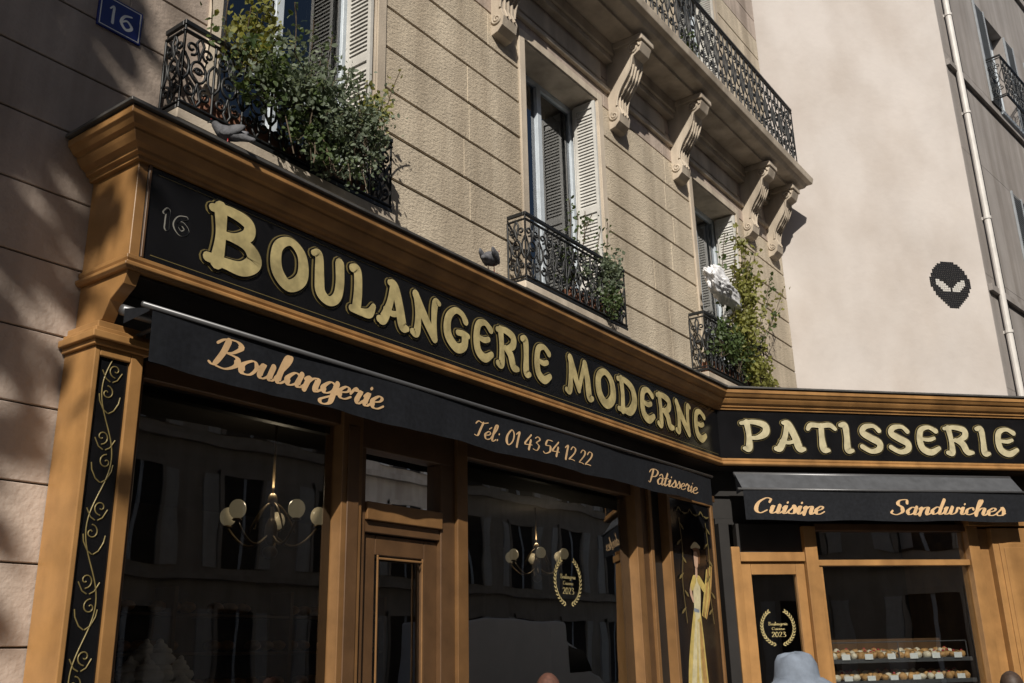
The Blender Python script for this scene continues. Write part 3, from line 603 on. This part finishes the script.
for i in range(6): rib([(9.16+.13*i,3.02,.01),(9.21+.13*i,3.06-.05*(i%2),.02),(9.27+.13*i,3.02,.01)],GOLDB)
pa.done(False)
def wreath(name,fr,u,o,z,s):
    e=empty(name);l=MB('laurel',e,[])
    for sg_ in(-1,1):
        for i in range(15):
            a=-1.35+i*.165;cx=u+sg_*s*math.cos(a);cz=z+s*math.sin(a)
            for k in(-1,1):
                ang=a+math.pi/2+k*.55;dx=math.cos(ang)*s*.2;dz=math.sin(ang)*s*.2
                c=[(cx+sg_*dx*t,cz+dz*t,s*.075*math.sin(math.pi*min(.95,max(.05,t)))) for t in(0,.25,.5,.75,1)]
                strokes_mesh(l,[(False,c)],lambda x,zz,q:fr(x,o+q,zz),.0,GOLD)
    l.done(False)
    l=MB('year_text',e,[]);strokes_mesh(l,low_strokes('2023',u-s*.45,u+s*.45,z-s*.55,s*.28,0,.9),lambda x,zz,q:fr(x,o+q,zz),.0,GOLD)
    strokes_mesh(l,low_strokes('Boulangerie',u-s*.6,u+s*.6,z+s*.1,s*.18,0,.8),lambda x,zz,q:fr(x,o+q,zz),.0,GOLD)
    strokes_mesh(l,low_strokes('Cuisine',u-s*.4,u+s*.4,z-s*.16,s*.16,0,.8),lambda x,zz,q:fr(x,o+q,zz),.0,GOLD)
    l.done(False)
wreath('award_decal',A,7.2,-.255,2.22,.2);wreath('award_decal',B,.60,-.225,1.86,.19)
# shop interior
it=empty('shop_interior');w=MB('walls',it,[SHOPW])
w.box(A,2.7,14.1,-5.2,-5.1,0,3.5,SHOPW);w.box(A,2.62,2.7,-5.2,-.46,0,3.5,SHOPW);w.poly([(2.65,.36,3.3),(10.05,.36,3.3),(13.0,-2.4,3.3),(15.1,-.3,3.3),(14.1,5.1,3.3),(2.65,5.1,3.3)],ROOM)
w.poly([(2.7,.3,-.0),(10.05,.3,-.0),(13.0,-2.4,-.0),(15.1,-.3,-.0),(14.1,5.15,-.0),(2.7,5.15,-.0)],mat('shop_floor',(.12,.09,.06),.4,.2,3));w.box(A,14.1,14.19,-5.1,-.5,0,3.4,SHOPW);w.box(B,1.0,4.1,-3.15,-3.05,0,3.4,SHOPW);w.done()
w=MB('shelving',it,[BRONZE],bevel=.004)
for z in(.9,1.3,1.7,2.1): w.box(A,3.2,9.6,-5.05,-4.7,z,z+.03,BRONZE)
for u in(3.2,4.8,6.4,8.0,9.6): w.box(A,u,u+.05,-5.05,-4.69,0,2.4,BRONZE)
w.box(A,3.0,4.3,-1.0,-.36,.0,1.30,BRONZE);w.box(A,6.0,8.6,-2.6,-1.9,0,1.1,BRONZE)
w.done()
w=MB('loaves',it,[],smooth=True)
for z in(.93,1.33,1.73,2.13):
    for i in range(34):
        if random.random()<.75: w.ell(A(3.35+i*.185,-4.85,z+.07),(.075,.13,.06),BREAD,8,6,jit=.05)
w.done()
mr=MB('meringue_pile',None,[],smooth=True)
for lv,(nn,sp_) in enumerate(((15,.34),(12,.27),(8,.19),(4,.09))):
    for i in range(nn):
        a=i*2.4;r_=sp_*math.sqrt((i+.5)/nn)
        cx_,cy_=3.42+r_*math.cos(a)*1.1,.60+r_*math.sin(a)*.5;zz=1.37+lv*.09
        for t,rr,hh in((0,.082,.04),(.035,.062,.03),(.062,.04,.025),(.085,.018,.022)): mr.ell((cx_+random.uniform(-.008,.008),cy_,zz+t),(rr*random.uniform(.85,1.15),rr,hh),FLOUR,11,6,jit=.07)
mr.done()
dp=empty('pastry_display');w=MB('shelves',dp,[],bevel=.003)
for z,o1 in((1.00,-.27),(1.24,-.29),(1.47,-.31)):
    w.box(B,1.25,3.0,-.85,o1,z,z+.02,WHITEP);w.box(B,1.25,3.0,o1,o1+.008,z-.01,z+.035,BAR)
w.box(B,1.25,3.0,-.9,-.86,.5,1.72,BRONZE);w.box(B,1.25,3.0,-.85,-.3,.4,.6,BRONZE)
for u in(1.28,2.1,2.97): w.tube([B(u,-.34,1.49),B(u,-.34,1.68)],.007,BAR)
w.tube([B(1.28,-.34,1.68),B(2.97,-.34,1.68)],.007,BAR)
for z in(1.24,1.47):
    for i in range(6): w.box(B,1.36+i*.28,1.46+i*.28,-.29,-.286,z+.025,z+.085,WHITE)
w.done()
w=MB('pastries',dp,[],smooth=True);CRM=mat('cream_pastry',(.7,.6,.45),.5,.2,20);RED=mat('berry',(.35,.03,.03),.3,.3,20)
for z,o0 in((1.02,-.34),(1.26,-.37),(1.49,-.40)):
    for r in range(4):
        for i in range(15):
            mt=BREAD if (i//3+r)%3 else CRM;c=B(1.33+i*.115+random.uniform(-.012,.012),o0-.11*r,z+.045+.012*r)
            a=random.uniform(-.6,.6);w.ell(c,(.056,random.uniform(.035,.05),random.uniform(.032,.05)),mt,9,7,Matrix.Rotation(a,3,'Z'),.12)
            if random.random()<.3: w.ell((c[0],c[1],c[2]+.04),(.018,.018,.015),RED,6,4)
w.done()
def chandelier(c,r,n,ztop,watts):
    e=empty('chandelier');c=Vector(c);w=MB('body',e,[BRASS],smooth=True);gw=MB('globes',e,[LAMP],smooth=True)
    w.tube([c+Vector((0,0,.25)),(c.x,c.y,ztop)],.009,BRASS,6);w.ell(c,(.045,.045,.10),BRASS);w.ell(c+Vector((0,0,.22)),(.035,.035,.05),BRASS);w.ell(c+Vector((0,0,-.14)),(.055,.055,.045),BRASS)
    w.tube([c+Vector((0,0,-.15)),c+Vector((0,0,.25))],.012,BRASS,6)
    for i in range(n):
        a=i*2*math.pi/n+.75;d=Vector((math.cos(a),math.sin(a),0))
        w.tube([c+d*(r*t)+Vector((0,0,-.09*math.sin(t*3.14)*1.3+.04*t)) for t in [q/8 for q in range(9)]],.011,BRASS,6)
        w.tube([c+d*(r*.5*t)+Vector((0,0,.2-.2*t*t)) for t in [q/6 for q in range(7)]],.008,BRASS,5)
        w.ell(c+d*r+Vector((0,0,.05)),(.035,.035,.012),BRASS,10,4);gw.ell(c+d*r+Vector((0,0,.12)),(.058,.058,.066),LAMP,14,10)
    w.done();gw.done()
    L_=bpy.data.lights.new('bulbs','POINT');L_.energy=watts;L_.color=(1,.8,.55);L_.shadow_soft_size=.06;lo=bpy.data.objects.new('bulbs',L_);lo.location=c+Vector((0,0,.3));COL.objects.link(lo);lo.parent=e
chandelier((4.50,.95,2.47),.33,5,3.3,3.0);chandelier((9.55,2.2,2.62),.34,6,3.3,4.5)
# ---------------------------------------------------------------- plaque, mosaic, pigeons
pq=MB('house_number_plaque',None,[BLUE],bevel=.004);S_=-.446
pq.box(A,2.53,2.82,S_-.01,S_+.008,5.27,5.50,BLUE)
for a,b,c,d in((2.54,2.81,5.28,5.287),(2.54,2.81,5.483,5.49),(2.54,2.547,5.287,5.483),(2.803,2.81,5.287,5.483)): pq.box(A,a,b,S_+.008,S_+.0095,c,d,WHITE)
strokes_mesh(pq,caps_strokes('16',2.595,2.775,5.32,.125),lambda x,z,l:A(x,S_+.0085+l,z),.0005,WHITE,.8);pq.done(False)
mo=MB('wall_mosaic',None,[],bevel=.0015)
cx,cz=3.05,7.34;ts=.036
for i in range(-11,12):
    for k in range(-12,13):
        x=i*ts/.37;z=k*ts/.41
        rx=1.0 if z>0 else 1-.42*(-z)**1.3
        if (x/max(rx,.2))**2+z*z<1.04:
            ax=abs(i*ts)-.15;az=k*ts+.03;u_=ax*.80+az*.60;v_=-ax*.60+az*.80
            eye=(u_/.15)**2+(v_/.07)**2<1
            mo.box(P,cx+i*ts-.0155,cx+i*ts+.0155,0,.010,cz+k*ts-.0155,cz+k*ts+.0155,TILEW if eye else TILEB)
mo.done()
def skinobj(name,parent,verts,edges,rad,mt,sub=2):
    me=bpy.data.meshes.new(name);me.from_pydata(verts,edges,[]);o=bpy.data.objects.new(name,me);COL.objects.link(o)
    if parent:o.parent=parent
    me.materials.append(mt)
    mo_=o.modifiers.new('s','SKIN')
    if not me.skin_vertices:
        b=bmesh.new();b.from_mesh(me);b.verts.layers.skin.verify();b.to_mesh(me);b.free()
    for i,r in enumerate(rad):
        sv=me.skin_vertices[0].data[i];sv.radius=(r,r) if not isinstance(r,tuple) else r;sv.use_root=(i==0)
    s=o.modifiers.new('u','SUBSURF');s.levels=sub;s.render_levels=sub;mo_.use_smooth_shade=True;return o
def pigeon(x,y,z,ang,s=1):
    e=empty('pigeon');M=Matrix.Rotation(ang,3,'Z')
    f=lambda a,b,c:tuple(Vector((x,y,z))+M@Vector((a*s,b*s,c*s)))
    skinobj('body',e,[f(0,0,.11),f(.06,0,.13),f(.10,0,.175),f(.125,0,.215),f(-.07,0,.09),f(-.13,0,.065),f(-.2,0,.045)],[(0,1),(1,2),(2,3),(0,4),(4,5),(5,6)],[.058*s,.055*s,.034*s,.028*s,.045*s,.026*s,.018*s],PIGEON)
    w=MB('wings_beak_legs',e,[],smooth=True)
    for q in(-1,1):
        w.ell(f(-.035,q*.047,.115),(.10*s,.016*s,.038*s),PIGEON,10,7,M@Matrix.Rotation(.25,3,'Y'))
        w.tube([f(0,q*.022,.07),f(.005,q*.022,.0)],.004*s,RED,5)
        for t in(-.02,.0,.02): w.tube([f(.005,q*.022,.004),f(.03,q*.022+t,.003)],.003*s,RED,4)
        w.ell(f(.135,q*.022,.222),(.005*s,.004*s,.005*s),RED,6,4)
    w.tube([f(.145,0,.213),f(.172,0,.204)],[.008*s,.002*s],IRON,6);w.done()
pigeon(3.10,-.15,4.477,2.2,.8);pigeon(5.62,-.16,4.477,.35,1.1)
# ---------------------------------------------------------------- neighbouring buildings
nb=empty('rendered_apartment_building');w=MB('walls',nb,[PINK])
w.box(P,0,3.75,-8,0,0,17,PINK);w.box(P,-.2,3.78,-8,.06,17,17.2,ZINC);w.done()
gb=empty('grey_apartment_building');w=MB('walls',gb,[GREYW],bevel=.004);fz=MB('frames',gb,[WHITEP],bevel=.004);gz=MB('panes',gb,[WGLASS]);sz_=MB('shutters',gb,[GREYSH])
wz=[(3.2,5.6),(7.6,10.0),(12.0,14.4)];us=[(3.1+3.2*i,4.3+3.2*i) for i in range(6)]
zc=[0]+[q for a in wz for q in a]+[17]
for i in range(len(zc)-1):
    if i%2==0: w.box(R,.02,24,-.4,0,zc[i],zc[i+1],GREYW)
    else:
        x=.02
        for a,b in us: w.box(R,x,a,-.4,0,zc[i],zc[i+1],GREYW);x=b
        w.box(R,x,24,-.4,0,zc[i],zc[i+1],GREYW)
w.box(R,.02,24,-8,-7.8,0,17,ROOM);w.box(R,.02,24,-3,-2.9,0,17,ROOM);w.box(R,.02,24,-8,.1,17,17.2,ZINC)
for z in(3.0,7.4,11.8,16.6): w.box(R,.02,24,0,.07,z-.12,z,GREYW)
for a,b in us:
    for z0,z1 in wz:
        fz.box(R,a,a+.07,-.3,-.22,z0,z1,WHITEP);fz.box(R,b-.07,b,-.3,-.22,z0,z1,WHITEP);fz.box(R,(a+b)/2-.05,(a+b)/2+.05,-.3,-.2,z0,z1,WHITEP);fz.box(R,a,b,-.3,-.21,z1-.08,z1,WHITEP)
        fz.box(R,a-.1,b+.1,-.1,.06,z0-.09,z0,WHITEP)
        gz.poly([R(a,-.26,z0),R(b,-.26,z0),R(b,-.26,z1),R(a,-.26,z1)],WGLASS)
        for q0,q1 in((a-.62,a-.02),(b+.02,b+.62)):
            sz_.box(R,q0,q0+.05,.005,.04,z0,z1,GREYSH);sz_.box(R,q1-.05,q1,.005,.04,z0,z1,GREYSH)
            z=z0+.03
            while z<z1: 
                p=[R(q0+.05,.01,z),R(q1-.05,.01,z),R(q1-.05,.035,z-.03),R(q0+.05,.035,z-.03)];sz_.prism(p,[(t[0],t[1],t[2]+.008) for t in p],GREYSH);z+=.05
w.done();fz.done();gz.done();sz_.done()
for z in(7.6,12.0): railing('balcony_railing',R,2.5,8.0,0,.3,z,z+.95,18)
dr=MB('drainpipe',None,[PIPE],smooth=False)
dr.tube([R(.42,.08,z) for z in(0,6,12,16.9)],.055,PIPE,12)
for z in(1.5,4.5,6.6,8.7,10.8,12.9,15): dr.tube([R(.42,.08,z),R(.42,.08,z+.05)],.068,PIPE,12);dr.box(R,.39,.45,0,.03,z,z+.05,PIPE)
dr.done()
cb=MB('wall_cable',None,[IRON]);cb.tube([R(.85,.02,0),R(.85,.02,16.9)],.012,IRON,6);cb.done()
ob=empty('opposite_apartment_building');w=MB('facade',ob,[OPP]);v=MB('windows',ob,[ROOM]);F2=Frame((60,-16),180)
w.box(F2,0,95,-8,0,0,17,OPP)
for fl in range(5):
    z0=.6 if fl==0 else .6+fl*3.4
    w.box(F2,0,95,0,.18,z0-.35,z0-.2,OPP)
    for i in range(29):
        a=1.2+i*3.2;v.box(F2,a,a+1.3,.001,.03,z0,z0+2.3,ROOM);w.box(F2,a-.1,a,0,.09,z0,z0+2.4,OPP);w.box(F2,a+1.3,a+1.4,0,.09,z0,z0+2.4,OPP);w.box(F2,a-.1,a+1.4,0,.1,z0+2.3,z0+2.45,OPP)
        v.box(F2,a+.6,a+.7,.03,.05,z0,z0+2.3,WHITEP)
        v.box(F2,a-.55,a-.12,.0,.05,z0,z0+2.3,SHUT);v.box(F2,a+1.42,a+1.85,.0,.05,z0,z0+2.3,SHUT)
w.done();v.done()
# ---------------------------------------------------------------- ground
SOIL=mat('ground_soil',(.1,.09,.08),.95)
w=MB('ground',None,[SOIL]);w.poly([(-300,-300,-.15),(300,-300,-.15),(300,300,-.15),(-300,300,-.15)],SOIL);w.done()
w=MB('road',None,[ASPH]);w.poly([(-200,-12.3,-.146),(200,-12.3,-.146),(200,-5.7,-.146),(-200,-5.7,-.146)],ASPH);w.done()
w=MB('road_markings',None,[WHITE])
for i in range(-20,25): w.poly([(i*4,-8.9,-.142),(i*4+1.6,-8.9,-.142),(i*4+1.6,-8.8,-.142),(i*4,-8.8,-.142)],WHITE)
w.done()
w=MB('pavement',None,[PAVE]);w.box(A,-100,100,-.9,5.4,-.149,-.004,PAVE);w.box(A,-100,100,12.6,16.2,-.149,-.004,PAVE);w.done()
w=MB('kerb',None,[KERB],bevel=.01)
for i in range(-40,60): w.box(A,i*1.2,i*1.2+1.19,5.4,5.7,-.148,0,KERB);w.box(A,i*1.2,i*1.2+1.19,12.3,12.6,-.148,0,KERB)
w.done()
vn=empty('parked_van');w=MB('body',vn,[VANW],bevel=.05,seg=3)
prof=[(17.6,.3),(23.6,.3),(23.6,.9),(23.3,1.25),(22.7,1.4),(22.2,2.0),(21.7,2.15),(21.7,2.6),(17.6,2.6)]
w.prism([(x,-9.2,z-.15) for x,z in prof],[(x,-11.2,z-.15) for x,z in prof],VANW);w.done()
w=MB('windows_and_trim',vn,[])
for y in(-9.195,-11.205): w.poly([(21.75,y,1.25),(22.85,y,1.25),(22.3,y,1.8),(21.75,y,1.9)],BLACK)
w.poly([(22.72,-9.4,1.27),(22.72,-11.0,1.27),(22.24,-11.0,1.84),(22.24,-9.4,1.84)],BLACK)
w.done(False)
w=MB('wheels',vn,[],smooth=False)
for x in(18.6,22.6):
    for y in(-9.3,-11.1): w.tube([(x,y-.12,.21),(x,y+.12,.21)],.36,IRON,24);w.tube([(x,y-.13,.21),(x,y+.13,.21)],.2,BAR,16)
w.done()
def tree(x,y,zc,rh,rv_,seed,ncl,n):
    random.seed(seed);e=empty('street_tree');h=zc+rv_*.6;vs=[(x,y,-.1),(x+.05,y,h*.3),(x+.1,y,h*.55),(x,y+.1,h*.75),(x,y,h)];ed=[(0,1),(1,2),(2,3),(3,4)];rd=[.2,.15,.11,.07,.03]
    cl_=[]
    while len(cl_)<ncl:
        d=Vector([random.uniform(-1,1) for _ in range(3)])
        if .2<d.length<1: cl_.append(Vector((x+d.x*rh,y+d.y*rh,zc+d.z*rv_)))
    for q in cl_[:16]:
        b=2 if q.z<zc-.5 else 3;k=len(vs);p=Vector(vs[b]);vs+=[tuple(p.lerp(q,.5)+Vector((0,0,-.2))),tuple(q)];ed+=[(b,k),(k,k+1)];rd+=[.035,.015]
    skinobj('trunk',e,vs,ed,rd,BARK,1);mb=MB('crown',e,[])
    for q in cl_:
        for i in range(n): leafy(mb,q+Vector([random.gauss(0,.42) for _ in range(3)]),.19,LEAFT,1.3)
    mb.done(False)
tree(-6.9,-2.6,11.6,2.7,3.6,11,85,170)
# ---------------------------------------------------------------- people
def person(name,x,y,h,ang,top,trousers,hat=None,hairm=HAIR):
    e=empty(name);s=h/1.7;M=Matrix.Rotation(ang,3,'Z')
    f=lambda a,b,c:tuple(Vector((x,y,0))+M@Vector((a*s,b*s,c*s)))
    V=[f(0,0,.93),f(0,0,1.1),f(-.01,0,1.28),f(-.01,0,1.39),f(0,0,1.46)];Ed=[(0,1),(1,2),(2,3),(3,4)];Rd=[.13,.115,.13,.085,.05]
    for q in(-1,1):
        k=len(V);V+=[f(-.01,q*.16,1.37),f(-.03,q*.22,1.12),f(.06,q*.23,.88)];Ed+=[(3,k),(k,k+1),(k+1,k+2)];Rd+=[.06,.045,.034]
    skinobj('torso_and_sleeves',e,V,Ed,Rd,top)
    V=[f(0,0,.92)];Ed=[];Rd=[.13]
    for q in(-1,1):
        k=len(V);st_=.13*q;V+=[f(.0,q*.09,.84),f(st_*.6+.02,q*.1,.48),f(st_,q*.1,.09)];Ed+=[(0,k),(k,k+1),(k+1,k+2)];Rd+=[.095,.062,.045]
    skinobj('trousers',e,V,Ed,Rd,trousers)
    w=MB('head',e,[],smooth=True)
    w.ell(f(.0,0,1.585),(.092*s,.075*s,.118*s),SKIN,20,14,M);w.ell(f(.035,0,1.52),(.05*s,.05*s,.05*s),SKIN,12,8,M);w.tube([f(-.01,0,1.42),f(0,0,1.53)],.052*s,SKIN,12)
    w.ell(f(.093,0,1.57),(.018*s,.012*s,.024*s),SKIN,8,6,M)
    for q in(-1,1):
        w.ell(f(.0,q*.076,1.58),(.018*s,.008*s,.03*s),SKIN,8,6,M);w.ell(f(.08,q*.03,1.595),(.01*s,.014*s,.008*s),WHITE,8,6,M);w.ell(f(.087,q*.03,1.595),(.005*s,.006*s,.006*s),IRON,6,4,M)
    w.ell(f(.085,0,1.528),(.008*s,.024*s,.007*s),RED,8,4,M)
    w.ell(f(-.018,0,1.615),(.096*s,.084*s,.11*s),hairm,16,12,M,.02);w.ell(f(-.045,0,1.55),(.06*s,.08*s,.10*s),hairm,14,10,M,.02);w.done()
    for q in(-1,1):
        skinobj('palm',e,[f(.065,q*.23,.87),f(.075,q*.23,.80)],[(0,1)],[(.02*s,.034*s)]*2,SKIN,2)
        for i,ln in enumerate((.07,.08,.075,.058)):
            dx=(i-1.5)*.018;skinobj('finger_%d'%(i+1),e,[f(.075+dx,q*.23,.80),f(.08+dx,q*.228,.80-.03-ln*.4),f(.088+dx,q*.215,.775-ln*.9)],[(0,1),(1,2)],[.0095*s,.009*s,.0075*s],SKIN,1)
        skinobj('thumb',e,[f(.085,q*.225,.835),f(.112,q*.21,.805),f(.118,q*.205,.775)],[(0,1),(1,2)],[.012*s,.01*s,.009*s],SKIN,1)
        w=MB('shoe',e,[],smooth=True);w.ell(f(.13*q+.05,q*.1,.045),(.135*s,.05*s,.045*s),IRON,12,8,M);w.done()
    if hat:
        w=MB('bucket_hat',e,[hat],smooth=True);n=36;prof=[(.0,1.735),(.05,1.733),(.088,1.722),(.106,1.69),(.114,1.63),(.118,1.612),(.124,1.607),(.155,1.588),(.192,1.566),(.191,1.561),(.15,1.578),(.108,1.603)]
        k=len(w.v)
        for r,z in prof:
            for i in range(n):
                a=2*math.pi*i/n;zz=z+(.010*math.sin(3*a) if r>.12 else .006*math.sin(5*a)+.005*math.sin(2*a));w.v.append(f(r*math.cos(a)*1.06,r*math.sin(a),zz))
        for p_ in range(len(prof)-1):
            for i in range(n): w.f.append([k+p_*n+i,k+p_*n+(i+1)%n,k+(p_+1)*n+(i+1)%n,k+(p_+1)*n+i]);w.mi.append(0)
        w.done()
    return e
HAT=mat('hat_cotton',(.17,.20,.25),.9,.18,20,bump=.3,bscale=300,bdist=.002)
person('woman_in_bucket_hat',4.70,-2.63,1.56,.3,mat('blouse',(.3,.32,.36),.9),mat('jeans',(.05,.07,.13),.9),HAT)
person('pedestrian',5.06,-.96,1.49,.6,mat('red_jacket',(.3,.05,.05),.9),mat('trousers_dark',(.03,.03,.04),.9),None,mat('auburn_hair',(.10,.04,.025),.7,.4,60,bump=.5,bscale=200))
person('pedestrian',7.27,-3.09,1.43,.2,mat('coat',(.12,.1,.09),.9),mat('trousers_grey',(.06,.06,.07),.9))
# ---------------------------------------------------------------- light, world, camera
EL=36;hx,hy_=-.82,-.572
sd=Vector((hx*math.cos(math.radians(EL)),hy_*math.cos(math.radians(EL)),math.sin(math.radians(EL))))
s=bpy.data.lights.new('sun','SUN');s.energy=5;s.angle=math.radians(.5);s.color=(1,.94,.84);so=bpy.data.objects.new('sun',s);COL.objects.link(so)
so.rotation_euler=sd.to_track_quat('Z','Y').to_euler()
wd=bpy.data.worlds.new('World');SC.world=wd;wd.use_nodes=True;nt=wd.node_tree;sk=nt.nodes.new('ShaderNodeTexSky');sk.sky_type='NISHITA';sk.sun_disc=False
sk.sun_elevation=math.radians(EL);sk.sun_rotation=math.atan2(sd.x,sd.y)
nt.links.new(sk.outputs[0],nt.nodes['Background'].inputs[0]);nt.nodes['Background'].inputs[1].default_value=.065
cam=bpy.data.cameras.new('camera');cam.sensor_width=36;cam.lens=965/1024*36;cam.clip_end=600;cam.clip_start=.05
c=bpy.data.objects.new('camera',cam);COL.objects.link(c);SC.camera=c
th=math.atan(316.4/965);yw=math.radians(35.8);roll=math.asin(.0228)
fw=Vector((math.cos(yw)*math.cos(th),math.sin(yw)*math.cos(th),math.sin(th)));rt=Vector((math.sin(yw),-math.cos(yw),0));up=rt.cross(fw)
r2=rt*math.cos(roll)-up*math.sin(roll);u2=up*math.cos(roll)+rt*math.sin(roll)
Mx=Matrix((r2,u2,-fw)).transposed().to_4x4();Mx.translation=Vector((0,-4.4,1.6));c.matrix_world=Mx
SC.view_settings.view_transform='Standard';SC.view_settings.look='None';SC.view_settings.exposure=0
